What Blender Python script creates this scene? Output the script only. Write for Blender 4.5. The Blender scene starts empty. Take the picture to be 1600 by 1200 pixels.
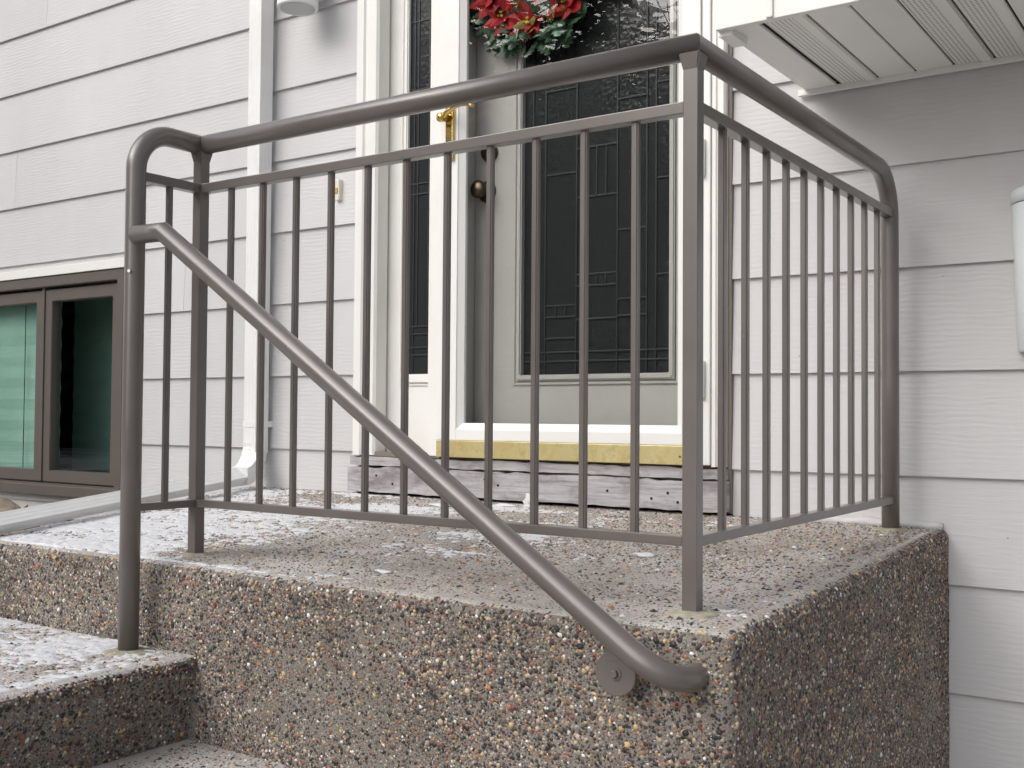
import bpy, bmesh, math, random
import numpy as np
from mathutils import Vector, Matrix
random.seed(7)
RNG = np.random.default_rng(11)
R = math.radians
scene = bpy.context.scene
COL = scene.collection

# ------------------------------------------------------------------ camera
YAW, PITCH, ROLL = 0.60344, 0.02848, 0.00712
cam_d = bpy.data.cameras.new('camera')
cam_d.sensor_fit = 'HORIZONTAL'
cam_d.sensor_width = 36.0
cam_d.lens = 36.0 * 1717.47 / 1600.0
cam_d.clip_start = 0.02
cam_d.clip_end = 600.0
cam = bpy.data.objects.new('camera', cam_d)
COL.objects.link(cam)
fw = Vector((-math.sin(YAW), math.cos(YAW), 0)); rt = Vector((math.cos(YAW), math.sin(YAW), 0)); up = Vector((0, 0, 1))
F = fw * math.cos(PITCH) + up * math.sin(PITCH); U = up * math.cos(PITCH) - fw * math.sin(PITCH)
RX = rt * math.cos(ROLL) + U * math.sin(ROLL); UX = U * math.cos(ROLL) - rt * math.sin(ROLL)
M = Matrix((RX, UX, -F)).transposed().to_4x4()
M.translation = Vector((0, -2.76537, 0.30893))
cam.matrix_world = M
scene.camera = cam
scene.render.resolution_x, scene.render.resolution_y = 1024, 768

# ------------------------------------------------------------------ sky and sun (bright overcast winter day)
SUN_EL, SUN_AZ = R(36), R(-27)      # azimuth measured from -Y (straight out of the house) towards +X
sd = Vector((math.sin(SUN_AZ) * math.cos(SUN_EL), -math.cos(SUN_AZ) * math.cos(SUN_EL), math.sin(SUN_EL)))
world = bpy.data.worlds.new('World'); scene.world = world
world.use_nodes = True
wn = world.node_tree.nodes; wl = world.node_tree.links
wn.clear()
wo = wn.new('ShaderNodeOutputWorld'); wb = wn.new('ShaderNodeBackground'); ws = wn.new('ShaderNodeTexSky'); wh = wn.new('ShaderNodeHueSaturation')
ws.sky_type = 'NISHITA'; ws.sun_disc = False
ws.sun_elevation = SUN_EL
ws.sun_rotation = math.atan2(sd.x, sd.y)
ws.air_density = 1.0; ws.dust_density = 4.0; ws.ozone_density = 1.0
wh.inputs['Saturation'].default_value = 0.42
wl.new(ws.outputs['Color'], wh.inputs['Color']); wl.new(wh.outputs['Color'], wb.inputs['Color'])
wb.inputs['Strength'].default_value = 0.12
wl.new(wb.outputs['Background'], wo.inputs['Surface'])
scene.cycles.max_bounces = 4; scene.cycles.diffuse_bounces = 3; scene.cycles.glossy_bounces = 2; scene.cycles.transparent_max_bounces = 8
sun_d = bpy.data.lights.new('sun', 'SUN'); sun_d.energy = 1.5; sun_d.angle = R(70); sun_d.color = (1.0, 0.99, 0.98)
sun = bpy.data.objects.new('sun', sun_d); COL.objects.link(sun)
sun.rotation_euler = (-sd).to_track_quat('-Z', 'Y').to_euler()
scene.view_settings.view_transform = 'Standard'
scene.view_settings.look = 'None'
scene.view_settings.exposure = 0.46
scene.view_settings.gamma = 1.0
scene.view_settings.use_curve_mapping = False

# ------------------------------------------------------------------ materials
def mat(name, col=(.5, .5, .5), rough=.5, metal=0.0, spec=.5):
    m = bpy.data.materials.new(name); m.use_nodes = True
    b = m.node_tree.nodes['Principled BSDF']
    b.inputs['Base Color'].default_value = (*col, 1); b.inputs['Roughness'].default_value = rough
    b.inputs['Metallic'].default_value = metal; b.inputs['Specular IOR Level'].default_value = spec
    return m
class NT:
    def __init__(s, m): s.t = m.node_tree; s.b = s.t.nodes['Principled BSDF']
    def n(s, k, **kw):
        x = s.t.nodes.new('ShaderNode' + k)
        for a, v in kw.items(): setattr(x, a, v)
        return x
    def l(s, a, b): s.t.links.new(a, b)
    def coord(s, scale=(1, 1, 1), rot=(0, 0, 0)):
        g = s.n('NewGeometry'); mp = s.n('Mapping'); mp.inputs['Scale'].default_value = scale; mp.inputs['Rotation'].default_value = rot
        s.l(g.outputs['Position'], mp.inputs['Vector']); return mp.outputs['Vector']
    def noise(s, vec, scale, detail=4, rough=.55, dist=0):
        x = s.n('TexNoise'); s.l(vec, x.inputs['Vector']); x.inputs['Scale'].default_value = scale
        x.inputs['Detail'].default_value = detail; x.inputs['Roughness'].default_value = rough; x.inputs['Distortion'].default_value = dist
        return x.outputs['Fac']
    def ramp(s, fac, stops):
        x = s.n('ValToRGB'); s.l(fac, x.inputs['Fac']); e = x.color_ramp.elements
        while len(e) < len(stops): e.new(.5)
        for i, (p, c) in enumerate(stops):
            e[i].position = p; e[i].color = (*c, 1) if len(c) == 3 else c
        return x.outputs['Color']
    def mix(s, fac, a, b, mode='MIX'):
        x = s.n('MixRGB', blend_type=mode)
        for i, v in ((0, fac), (1, a), (2, b)):
            if isinstance(v, (int, float)): x.inputs[i].default_value = v
            elif isinstance(v, tuple): x.inputs[i].default_value = (*v, 1)
            else: s.l(v, x.inputs[i])
        return x.outputs['Color']
    def math(s, op, a, b=0.0):
        x = s.n('Math', operation=op)
        for i, v in ((0, a), (1, b)):
            if isinstance(v, (int, float)): x.inputs[i].default_value = v
            else: s.l(v, x.inputs[i])
        return x.outputs[0]
    def bump(s, h, strength=.3, dist=.002):
        x = s.n('Bump'); s.l(h, x.inputs['Height']); x.inputs['Strength'].default_value = strength; x.inputs['Distance'].default_value = dist
        s.l(x.outputs['Normal'], s.b.inputs['Normal']); return x
    def color(s, c): s.l(c, s.b.inputs['Base Color'])
    def rough(s, c): s.l(c, s.b.inputs['Roughness'])

def rail_paint():
    m = mat('rail_paint', (.125, .105, .096), .3, 0, .6); t = NT(m)
    v = t.coord()
    n = t.noise(v, 9, 5); t.color(t.mix(t.ramp(n, [(.35, (0, 0, 0)), (.7, (1, 1, 1))]), (.122, .104, .095), (.145, .125, .115)))
    base = t.b.inputs['Base Color'].links[0].from_socket
    chip = t.n('TexVoronoi'); t.l(v, chip.inputs['Vector']); chip.inputs['Scale'].default_value = 26
    cm = t.math('MULTIPLY', t.ramp(chip.outputs['Distance'], [(.035, (1, 1, 1)), (.06, (0, 0, 0))]), t.ramp(t.noise(v, 5, 3), [(.55, (0, 0, 0)), (.6, (1, 1, 1))]))
    t.color(t.mix(t.math('MULTIPLY', cm, .7), base, (.24, .19, .16)))
    r = t.noise(v, 60, 3); t.rough(t.ramp(r, [(.3, (.29, .29, .29)), (.75, (.33, .33, .33))]))
    t.b.inputs['Coat Weight'].default_value = .55; t.b.inputs['Coat Roughness'].default_value = .3
    t.bump(t.noise(v, 420, 2), .06, .0004); return m
M_RAIL = rail_paint()

def siding_mat():
    m = mat('siding_paint', (.6, .58, .58), .6, 0, .3); t = NT(m)
    oi = t.n('ObjectInfo'); mp = t.n('Mapping'); g = t.n('NewGeometry')
    off = t.n('CombineXYZ'); sc = t.math('MULTIPLY', oi.outputs['Random'], 37.0)
    t.l(sc, off.inputs[0]); t.l(sc, off.inputs[2])
    add = t.n('VectorMath', operation='ADD'); t.l(g.outputs['Position'], add.inputs[0]); t.l(off.outputs[0], add.inputs[1])
    t.l(add.outputs[0], mp.inputs['Vector']); mp.inputs['Scale'].default_value = (2.2, 1, 26)
    grain = t.noise(mp.outputs[0], 3.2, 6, .62, 1.6)
    fine = t.n('Mapping'); t.l(add.outputs[0], fine.inputs['Vector']); fine.inputs['Scale'].default_value = (6, 1, 120)
    g2 = t.noise(fine.outputs[0], 2.5, 3, .6, .8)
    amt = t.ramp(t.noise(add.outputs[0], 2.3, 3), [(.38, (.1, .1, .1)), (.62, (1, 1, 1))])
    w = t.n('TexWave', wave_type='BANDS', bands_direction='Z'); wm = t.n('Mapping'); t.l(add.outputs[0], wm.inputs['Vector']); wm.inputs['Scale'].default_value = (.35, 1, 1)
    t.l(wm.outputs[0], w.inputs['Vector']); w.inputs['Scale'].default_value = 22; w.inputs['Distortion'].default_value = 7; w.inputs['Detail'].default_value = 3; w.inputs['Detail Scale'].default_value = 1.3
    h = t.math('ADD', t.math('MULTIPLY', t.math('MULTIPLY', w.outputs['Fac'], amt), .6), t.math('MULTIPLY', grain, 1.1)); h = t.math('ADD', h, t.math('MULTIPLY', g2, .5))
    t.bump(h, .26, .003)
    d = t.noise(t.coord((1, 1, .55)), 2.1, 5, .6)
    tone = t.mix(t.ramp(d, [(.3, (0, 0, 0)), (.75, (1, 1, 1))]), (.572, .562, .562), (.632, .622, .624))
    jit = t.math('ADD', t.math('MULTIPLY', oi.outputs['Random'], .05), .965)
    mul = t.n('MixRGB', blend_type='MULTIPLY'); mul.inputs[0].default_value = 1; t.l(tone, mul.inputs[1])
    cj = t.n('CombineXYZ'); [t.l(jit, cj.inputs[i]) for i in range(3)]; t.l(cj.outputs[0], mul.inputs[2])
    spk = t.n('TexVoronoi'); t.l(g.outputs['Position'], spk.inputs['Vector']); spk.inputs['Scale'].default_value = 12; 
    dirt = t.ramp(spk.outputs['Distance'], [(.0, (1, 1, 1)), (.022, (1, 1, 1)), (.03, (0, 0, 0))])
    t.color(t.mix(t.math('MULTIPLY', dirt, .55), mul.outputs[0], (.16, .13, .12)))
    return m
M_SIDE = siding_mat()

def white_trim(name='trim_paint', c1=(.80, .785, .75), c2=(.74, .72, .68), rough=.45):
    m = mat(name, c1, rough); t = NT(m); v = t.coord()
    n = t.noise(v, 5, 6, .65); t.color(t.mix(t.ramp(n, [(.45, (0, 0, 0)), (.8, (1, 1, 1))]), c1, c2))
    t.bump(t.noise(t.coord((1, 1, .12)), 90, 3), .12, .001); return m
M_TRIM = white_trim()
M_JAMB = white_trim('jamb_paint', (.66, .62, .53), (.60, .55, .46))
M_SPOUT = white_trim('downspout_enamel', (.80, .80, .79), (.72, .72, .70), .35)
M_STORM = white_trim('storm_door_enamel', (.81, .80, .775), (.77, .75, .72), .35)
M_LAMP = white_trim('lamp_enamel', (.78, .80, .79), (.74, .76, .76), .3)
M_FIX = white_trim('fixture_enamel', (.78, .83, .84), (.74, .79, .80), .35)
M_SOFF = white_trim('soffit_enamel', (.82, .81, .78), (.77, .76, .73), .5)
M_DOOR = white_trim('door_paint_grey', (.47, .455, .43), (.44, .425, .405), .42)
M_TAUPE = mat('window_frame_taupe', (.115, .098, .086), .42)
t = NT(M_TAUPE); t.color(t.mix(t.noise(t.coord(), 14, 4), (.105, .09, .08), (.13, .112, .098)))
M_DARK = mat('dark_void', (.012, .012, .012), .9)
M_LIP = mat('flashing_brown', (.20, .165, .14), .5)

def perforated():
    m = mat('perforated_soffit', (.80, .79, .76), .5); t = NT(m)
    v = t.coord((105, 105, 105)); fx = t.n('VectorMath', operation='FRACTION'); t.l(v, fx.inputs[0])
    sb = t.n('VectorMath', operation='SUBTRACT'); t.l(fx.outputs[0], sb.inputs[0]); sb.inputs[1].default_value = (.5, .5, 0)
    sx = t.n('SeparateXYZ'); t.l(sb.outputs[0], sx.inputs[0])
    d = t.math('SQRT', t.math('ADD', t.math('POWER', sx.outputs[0], 2.0), t.math('POWER', sx.outputs[1], 2.0)))
    h = t.math('LESS_THAN', d, .25)
    t.color(t.mix(h, (.80, .79, .76), (.20, .20, .19))); return m
M_PERF = perforated()

def brass(name, c1, c2, rough):
    m = mat(name, c1, rough, 1.0); t = NT(m); n = t.noise(t.coord(), 22, 6, .7)
    t.color(t.mix(t.ramp(n, [(.4, (0, 0, 0)), (.7, (1, 1, 1))]), c1, c2)); return m
M_BRASS = brass('polished_brass', (.78, .55, .20), (.62, .42, .14), .22)
M_BRONZE = brass('dark_bronze', (.10, .082, .06), (.16, .12, .08), .35)
def sweep_mat():
    m = mat('tarnished_brass_sheet', (.62, .52, .24), .42, .55); t = NT(m)
    a = t.noise(t.coord((1, 1, .6)), 9, 6, .7); b = t.noise(t.coord(), 38, 5, .7)
    c = t.mix(t.ramp(a, [(.38, (0, 0, 0)), (.70, (1, 1, 1))]), (.66, .57, .30), (.57, .47, .20))
    c = t.mix(t.ramp(b, [(.50, (0, 0, 0)), (.78, (1, 1, 1))]), c, (.48, .37, .13)); t.color(c)
    t.rough(t.ramp(b, [(.3, (.36,) * 3), (.7, (.5,) * 3)])); return m
M_SWEEP = sweep_mat()

def old_wood():
    m = mat('weathered_wood', (.4, .39, .4), .85, 0, .2); t = NT(m)
    g = t.noise(t.coord((1.2, 1, 22)), 5, 7, .7, .6); d = t.noise(t.coord((1, 1, 2.2)), 7, 5, .65)
    c = t.ramp(g, [(.28, (.20, .18, .18)), (.45, (.41, .39, .40)), (.75, (.56, .545, .56))])
    c = t.mix(t.ramp(d, [(.46, (0, 0, 0)), (.68, (1, 1, 1))]), c, (.21, .19, .19)); t.color(c)
    t.bump(g, .5, .003); return m
M_WOOD = old_wood()

def glass(name, tint=(.9, .93, .91), rough=0.0, ior=1.5):
    m = bpy.data.materials.new(name); m.use_nodes = True; nt = m.node_tree; nt.nodes.clear()
    o = nt.nodes.new('ShaderNodeOutputMaterial'); mx = nt.nodes.new('ShaderNodeMixShader'); tr = nt.nodes.new('ShaderNodeBsdfTransparent'); gl = nt.nodes.new('ShaderNodeBsdfGlossy'); fr = nt.nodes.new('ShaderNodeFresnel')
    tr.inputs['Color'].default_value = (*tint, 1); gl.inputs['Roughness'].default_value = rough; fr.inputs['IOR'].default_value = ior
    ge = nt.nodes.new('ShaderNodeNewGeometry'); sb = nt.nodes.new('ShaderNodeMath'); sb.operation = 'SUBTRACT'; sb.inputs[0].default_value = 1.0; ml = nt.nodes.new('ShaderNodeMath'); ml.operation = 'MULTIPLY'
    nt.links.new(ge.outputs['Backfacing'], sb.inputs[1]); nt.links.new(sb.outputs[0], ml.inputs[0]); nt.links.new(fr.outputs[0], ml.inputs[1]); nt.links.new(ml.outputs[0], mx.inputs[0]); nt.links.new(tr.outputs[0], mx.inputs[1]); nt.links.new(gl.outputs[0], mx.inputs[2]); nt.links.new(mx.outputs[0], o.inputs['Surface'])
    return m
M_GLASS = glass('storm_glass', (.96, .965, .96), 0.0, 1.6)
M_WGLASS = glass('window_glass', (.90, .965, .94), 0.0, 1.6)
def leaded():
    m = mat('textured_dark_glass', (.028, .030, .031), .16, 0, .35); t = NT(m)
    v = t.coord(); vo = t.n('TexVoronoi', feature='SMOOTH_F1'); t.l(v, vo.inputs['Vector']); vo.inputs['Scale'].default_value = 70; vo.inputs['Smoothness'].default_value = .5
    n = t.noise(v, 16, 4, .6); big = t.ramp(t.noise(v, 6.5, 3), [(.4, (.05,) * 3), (.6, (1,) * 3)])
    h = t.math('ADD', t.math('MULTIPLY', vo.outputs['Distance'], big), t.math('MULTIPLY', n, .8))
    t.bump(h, .20, .0045); return m
M_LEADGL = leaded()
M_CAME = mat('lead_came', (.036, .040, .044), .42, .6)
def shade_mat():
    m = mat('pleated_shade', (.30, .62, .50), .8); t = NT(m); n = t.noise(t.coord((1, 1, .6)), 5, 4)
    t.color(t.mix(n, (.29, .41, .365), (.46, .58, .53))); return m
M_SHADE = shade_mat()

def concrete(name, lait=False):
    m = mat(name, (.3, .29, .28), .88, 0, .25); t = NT(m); v = t.coord()
    vo = t.n('TexVoronoi'); t.l(v, vo.inputs['Vector']); vo.inputs['Scale'].default_value = 210
    sep = t.n('SeparateColor'); t.l(vo.outputs['Color'], sep.inputs[0])
    peb = t.ramp(sep.outputs[0], [(0, (.035, .034, .036)), (.22, (.10, .085, .07)), (.40, (.24, .21, .18)), (.58, (.33, .23, .15)), (.72, (.17, .10, .075)), (.86, (.36, .34, .31)), (1, (.55, .52, .47))])
    inside = t.ramp(vo.outputs['Distance'], [(.30, (1, 1, 1)), (.50, (0, 0, 0))])
    big = t.noise(v, 3.2, 5, .6)
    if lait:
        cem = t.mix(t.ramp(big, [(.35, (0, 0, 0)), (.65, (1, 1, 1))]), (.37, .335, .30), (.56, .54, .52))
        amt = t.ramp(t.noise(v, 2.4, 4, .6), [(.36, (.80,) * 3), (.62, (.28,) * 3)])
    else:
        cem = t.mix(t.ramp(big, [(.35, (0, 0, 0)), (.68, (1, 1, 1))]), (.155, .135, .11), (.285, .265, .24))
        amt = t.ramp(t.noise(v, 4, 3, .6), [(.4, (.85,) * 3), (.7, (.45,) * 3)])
    t.color(t.mix(t.math('MULTIPLY', inside, amt), cem, peb))
    f = t.noise(v, 300, 3); h = t.math('ADD', t.math('MULTIPLY', inside, 1.0), t.math('MULTIPLY', f, .6))
    t.bump(h, .6 if not lait else .45, .0025); return m
M_CONC = concrete('concrete_matrix'); M_CTOP = concrete('worn_concrete_top', True)
def pebble_mat():
    m = mat('pebble', (.2, .2, .2), .5, 0, .45); t = NT(m); a = t.n('Attribute'); a.attribute_name = 'Col'
    n = t.noise(t.coord(), 380, 3); t.color(t.mix(t.math('MULTIPLY', n, .14), a.outputs['Color'], (.30, .28, .26))); return m
M_PEB = pebble_mat()
M_GROUT = mat('grout', (.40, .37, .28), .85)
t = NT(M_GROUT); n_ = t.noise(t.coord(), 40, 5, .65); t.color(t.mix(t.ramp(n_, [(.35, (0,) * 3), (.7, (1,) * 3)]), (.28, .255, .20), (.47, .43, .33))); t.bump(t.noise(t.coord(), 240, 3), .5, .002)
def snow_mat():
    m = mat('snow', (.82, .83, .86), .6, 0, .3); t = NT(m); n = t.noise(t.coord(), 150, 4, .65)
    t.color(t.mix(t.ramp(n, [(.35, (0,) * 3), (.7, (1,) * 3)]), (.60, .605, .625), (.78, .785, .80))); t.bump(n, .4, .002); return m
M_SNOW = snow_mat()
def ground_mat():
    m = mat('winter_lawn', (.1, .09, .05), .95, 0, .1); t = NT(m); v = t.coord()
    a = t.noise(v, 1.3, 6, .65); b = t.noise(v, 28, 5, .7)
    c = t.ramp(b, [(.3, (.045, .04, .022)), (.5, (.12, .10, .05)), (.7, (.22, .17, .09))])
    t.color(t.mix(t.ramp(a, [(.46, (0,) * 3), (.54, (1,) * 3)]), c, (.70, .71, .74))); t.bump(b, .8, .03); return m
M_GRND = ground_mat()
M_ROCK = mat('rock', (.3, .25, .2), .85)
t = NT(M_ROCK); n_ = t.noise(t.coord(), 13, 6, .65); t.color(t.ramp(n_, [(.3, (.22, .17, .13)), (.5, (.36, .31, .24)), (.68, (.46, .30, .22))])); t.bump(n_, .6, .02)
M_LEAF_R = mat('dry_leaf', (.22, .05, .035), .6)
def two_tone(name, c1, c2, rough=.5, sc=30):
    m = mat(name, c1, rough); t = NT(m); oi = t.n('ObjectInfo'); n = t.noise(t.coord(), sc, 4)
    f = t.math('ADD', t.math('MULTIPLY', n, .6), t.math('MULTIPLY', oi.outputs['Random'], .4)); t.color(t.mix(f, c1, c2)); return m
M_HOLLY = two_tone('holly_leaf', (.018, .055, .030), (.075, .14, .075), .4)
M_HOLLY2 = two_tone('pale_holly_leaf', (.16, .26, .19), (.28, .38, .29), .45)
M_GOLDL = two_tone('gold_green_leaf', (.12, .11, .025), (.30, .22, .05), .45)
M_PETAL = two_tone('red_petal', (.22, .004, .006), (.44, .009, .012), .55, 60)
M_STAMEN = mat('yellow_stamen', (.62, .47, .05), .5)
M_WIRE = mat('wreath_base', (.02, .035, .02), .9)
M_BARK = two_tone('bark', (.045, .037, .032), (.10, .085, .072), .9)
M_NEEDLE = two_tone('evergreen_needles', (.012, .030, .016), (.032, .058, .030), .8, 3)
M_BELL = mat('ivory_plastic', (.74, .70, .58), .4)

# ------------------------------------------------------------------ helpers
WLOC = {}
def link(o, parent=None, label=None, cat=None, group=None, kind=None):
    COL.objects.link(o)
    if parent is not None:
        o.parent = parent
        o.matrix_parent_inverse = Matrix.Translation(-WLOC.get(parent.name, Vector((0, 0, 0))))
    if label: o['label'] = label
    if cat: o['category'] = cat
    if group: o['group'] = group
    if kind: o['kind'] = kind
    return o
def thing(name, loc, label, cat, group=None):
    o = bpy.data.objects.new(name, None); o.empty_display_size = .05; o.location = loc
    link(o, None, label, cat, group); WLOC[o.name] = Vector(loc); return o
def mesh_obj(name, verts, faces, m, parent=None, smooth=False, **kw):
    me = bpy.data.meshes.new(name); me.from_pydata([tuple(v) for v in verts], [], faces); me.update()
    if m: me.materials.append(m)
    if smooth: me.polygons.foreach_set('use_smooth', [True] * len(me.polygons))
    o = bpy.data.objects.new(name, me); return link(o, parent, **kw)
def bm_obj(name, bm, m, parent=None, smooth=False, **kw):
    bmesh.ops.recalc_face_normals(bm, faces=bm.faces)
    me = bpy.data.meshes.new(name); bm.to_mesh(me); bm.free()
    if m: me.materials.append(m)
    if smooth: me.polygons.foreach_set('use_smooth', [True] * len(me.polygons))
    o = bpy.data.objects.new(name, me); return link(o, parent, **kw)
def bm_box(bm, x0, x1, y0, y1, z0, z1):
    v = [bm.verts.new((x, y, z)) for x in (x0, x1) for y in (y0, y1) for z in (z0, z1)]
    for f in ((0, 1, 3, 2), (4, 6, 7, 5), (0, 4, 5, 1), (2, 3, 7, 6), (0, 2, 6, 4), (1, 5, 7, 3)): bm.faces.new([v[i] for i in f])
    return v
def box(name, x0, x1, y0, y1, z0, z1, m, parent=None, bev=.0, seg=2, **kw):
    bm = bmesh.new(); bm_box(bm, x0, x1, y0, y1, z0, z1)
    if bev: bmesh.ops.bevel(bm, geom=bm.edges[:], offset=bev, segments=seg, affect='EDGES', profile=.6)
    return bm_obj(name, bm, m, parent, **kw)
def tube(name, path, r, m, parent=None, n=20, start_n=None, end_n=None, caps=True, **kw):
    P = [Vector(p) for p in path]; rings = []; verts = []; faces = []
    tg = [(P[i + 1] - P[i]).normalized() for i in range(len(P) - 1)]
    t0 = tg[0]; a = t0.orthogonal().normalized(); b = t0.cross(a)
    for i, p in enumerate(P):
        d = tg[max(i - 1, 0)]
        if i and i < len(P) - 1:
            q = tg[i - 1].rotation_difference(tg[i])
        nn = start_n if i == 0 else end_n if i == len(P) - 1 else tg[i - 1] + tg[i]
        nn = Vector(nn if nn is not None else d).normalized()
        base = len(verts)
        rr = r[i] if isinstance(r, (list, tuple)) else r
        for k in range(n):
            an = 2 * math.pi * k / n; o = (a * math.cos(an) + b * math.sin(an)) * rr
            s = -o.dot(nn) / d.dot(nn); verts.append(p + o + d * s)
        if i and i < len(P) - 1: a = q @ a; b = q @ b
        if i:
            for k in range(n):
                k2 = (k + 1) % n; faces.append((base - n + k, base - n + k2, base + k2, base + k))
    if caps: faces.append(tuple(reversed(range(n)))); faces.append(tuple(range(len(verts) - n, len(verts))))
    me = bpy.data.meshes.new(name); me.from_pydata([tuple(v) for v in verts], [], faces); me.update(); me.materials.append(m)
    me.polygons.foreach_set('use_smooth', [len(p.vertices) == 4 for p in me.polygons])
    o = bpy.data.objects.new(name, me); return link(o, parent, **kw)
def arc(c, u, v, r, a0, a1, n):
    c, u, v = Vector(c), Vector(u), Vector(v)
    return [c + u * r * math.cos(a0 + (a1 - a0) * i / n) + v * r * math.sin(a0 + (a1 - a0) * i / n) for i in range(n + 1)]
def lathe(name, prof, origin, axis, m, parent=None, n=24, **kw):
    ax = Vector(axis).normalized(); a = ax.orthogonal().normalized(); b = ax.cross(a); o = Vector(origin); verts = []; faces = []
    for (rr, h) in prof:
        for k in range(n):
            t_ = 2 * math.pi * k / n; verts.append(o + ax * h + (a * math.cos(t_) + b * math.sin(t_)) * max(rr, 1e-4))
    for i in range(len(prof) - 1):
        for k in range(n):
            k2 = (k + 1) % n; faces.append((i * n + k, i * n + k2, (i + 1) * n + k2, (i + 1) * n + k))
    faces.append(tuple(reversed(range(n)))); faces.append(tuple(range((len(prof) - 1) * n, len(prof) * n)))
    o_ = mesh_obj(name, verts, faces, m, parent, **kw)
    o_.data.polygons.foreach_set('use_smooth', [len(p.vertices) == 4 for p in o_.data.polygons])
    return o_
def vnoise(x, y, cell, seed):
    g = np.random.default_rng(seed).random((256, 256)); X = x / cell + 1000; Y = y / cell + 1000
    xi = np.floor(X).astype(int); yi = np.floor(Y).astype(int); fx = X - xi; fy = Y - yi; fx = fx * fx * (3 - 2 * fx); fy = fy * fy * (3 - 2 * fy)
    G = lambda i, j: g[i % 256, j % 256]
    return (G(xi, yi) * (1 - fx) + G(xi + 1, yi) * fx) * (1 - fy) + (G(xi, yi + 1) * (1 - fx) + G(xi + 1, yi + 1) * fx) * fy
def fbm(x, y, cell, seed, octv=4):
    s = 0; a = 1; tot = 0
    for i in range(octv): s = s + a * vnoise(x, y, cell / 2 ** i, seed + i); tot += a; a *= .55
    return s / tot

# ------------------------------------------------------------------ ground
def gh(x, y):
    t_ = np.clip((x + 2.9) / 1.9, 0, 1); t_ = t_ * t_ * (3 - 2 * t_)
    return -.21 - .69 * t_ + (fbm(x, y, 1.1, 3) - .5) * .05 - np.clip(-y - 4, 0, 60) * .012
xs = np.concatenate([np.linspace(-70, -7, 22), np.linspace(-6.6, 3, 97), np.linspace(3.6, 60, 20)])
ys = np.concatenate([np.linspace(-70, -6, 22), np.linspace(-5.8, 1, 69)])
GX, GY = np.meshgrid(xs, ys, indexing='ij'); GZ = gh(GX, GY)
gv = np.stack([GX, GY, GZ], -1).reshape(-1, 3); ny = len(ys)
gf = [(i * ny + j, (i + 1) * ny + j, (i + 1) * ny + j + 1, i * ny + j + 1) for i in range(len(xs) - 1) for j in range(ny - 1)]
mesh_obj('ground', gv.tolist(), gf, M_GRND, None, True, kind='structure')

# unseen concrete walk below the steps, added to bounce light onto the soffit
M_BOUNCE_WALK = concrete('bounce_walk_concrete', True)
wv = [(-1.05, -3.3, -.885), (9, -3.3, -.905), (9, -1.32, -.905), (-1.05, -1.32, -.885)]
mesh_obj('bounce_walk', wv + [(x, y, z - .12) for x, y, z in wv], [(0, 1, 2, 3), (0, 4, 5, 1), (1, 5, 6, 2), (2, 6, 7, 3), (3, 7, 4, 0)], M_BOUNCE_WALK, None, kind='structure')
# ------------------------------------------------------------------ stoop
LS = .03822
def zl(y): return LS * (y + 1.168)
YF, XR, ZB = -1.285, -.636, -1.05
stoop = thing('concrete_stoop', (-1.8, -1.0, -.9), 'pebbled exposed-aggregate concrete landing with steps below the front door', 'stoop')
bm = bmesh.new()
q = [(-3.085, .004), (XR, .004), (XR, YF), (-2.64, YF)]
tv = [bm.verts.new((x, y, zl(y))) for x, y in q]; bv = [bm.verts.new((x, y, ZB)) for x, y in q]
ft = bm.faces.new(tv[::-1]); bm.faces.new(bv)
for i in range(4): bm.faces.new((tv[i], tv[(i + 1) % 4], bv[(i + 1) % 4], bv[i]))
bm.edges.ensure_lookup_table()
def isedge(e, a, b): return {a, b} == set(e.verts)
ed = [e for e in bm.edges if isedge(e, tv[1], tv[2]) or isedge(e, tv[2], tv[3]) or isedge(e, tv[3], tv[0]) or isedge(e, tv[2], bv[2])]
bmesh.ops.bevel(bm, geom=ed, offset=.024, segments=5, affect='EDGES', profile=.5)
bmesh.ops.recalc_face_normals(bm, faces=bm.faces)
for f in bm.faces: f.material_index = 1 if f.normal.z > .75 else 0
o = bm_obj('landing', bm, M_CONC, stoop, True); o.data.materials.append(M_CTOP)
o.data.polygons.foreach_set('use_smooth', [p.area < .2 for p in o.data.polygons])
NOSE = [-1.785, -1.515, -1.245, -.975]; TZ = [-.181, -.352, -.528, -.704]; LEAN = .17
for k in range(4):
    x0 = -2.95 if k == 0 else NOSE[k - 1] - .12
    bm = bmesh.new(); v = bm_box(bm, x0, NOSE[k], -2.45, YF + .03, ZB, TZ[k])
    bm.edges.ensure_lookup_table()
    e = [e for e in bm.edges if all(abs(w.co.x - NOSE[k]) < 1e-5 and abs(w.co.z - TZ[k]) < 1e-5 for w in e.verts)]
    for w in bm.verts:
        if abs(w.co.x - NOSE[k]) < 1e-5 and w.co.z < -1: w.co.x -= LEAN * (TZ[k] - ZB)
    bmesh.ops.bevel(bm, geom=e, offset=.02, segments=4, affect='EDGES', profile=.5)
    bmesh.ops.recalc_face_normals(bm, faces=bm.faces)
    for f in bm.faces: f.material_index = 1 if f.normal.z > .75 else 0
    o = bm_obj('step', bm, M_CONC, stoop); o.data.materials.append(M_CTOP)

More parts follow.
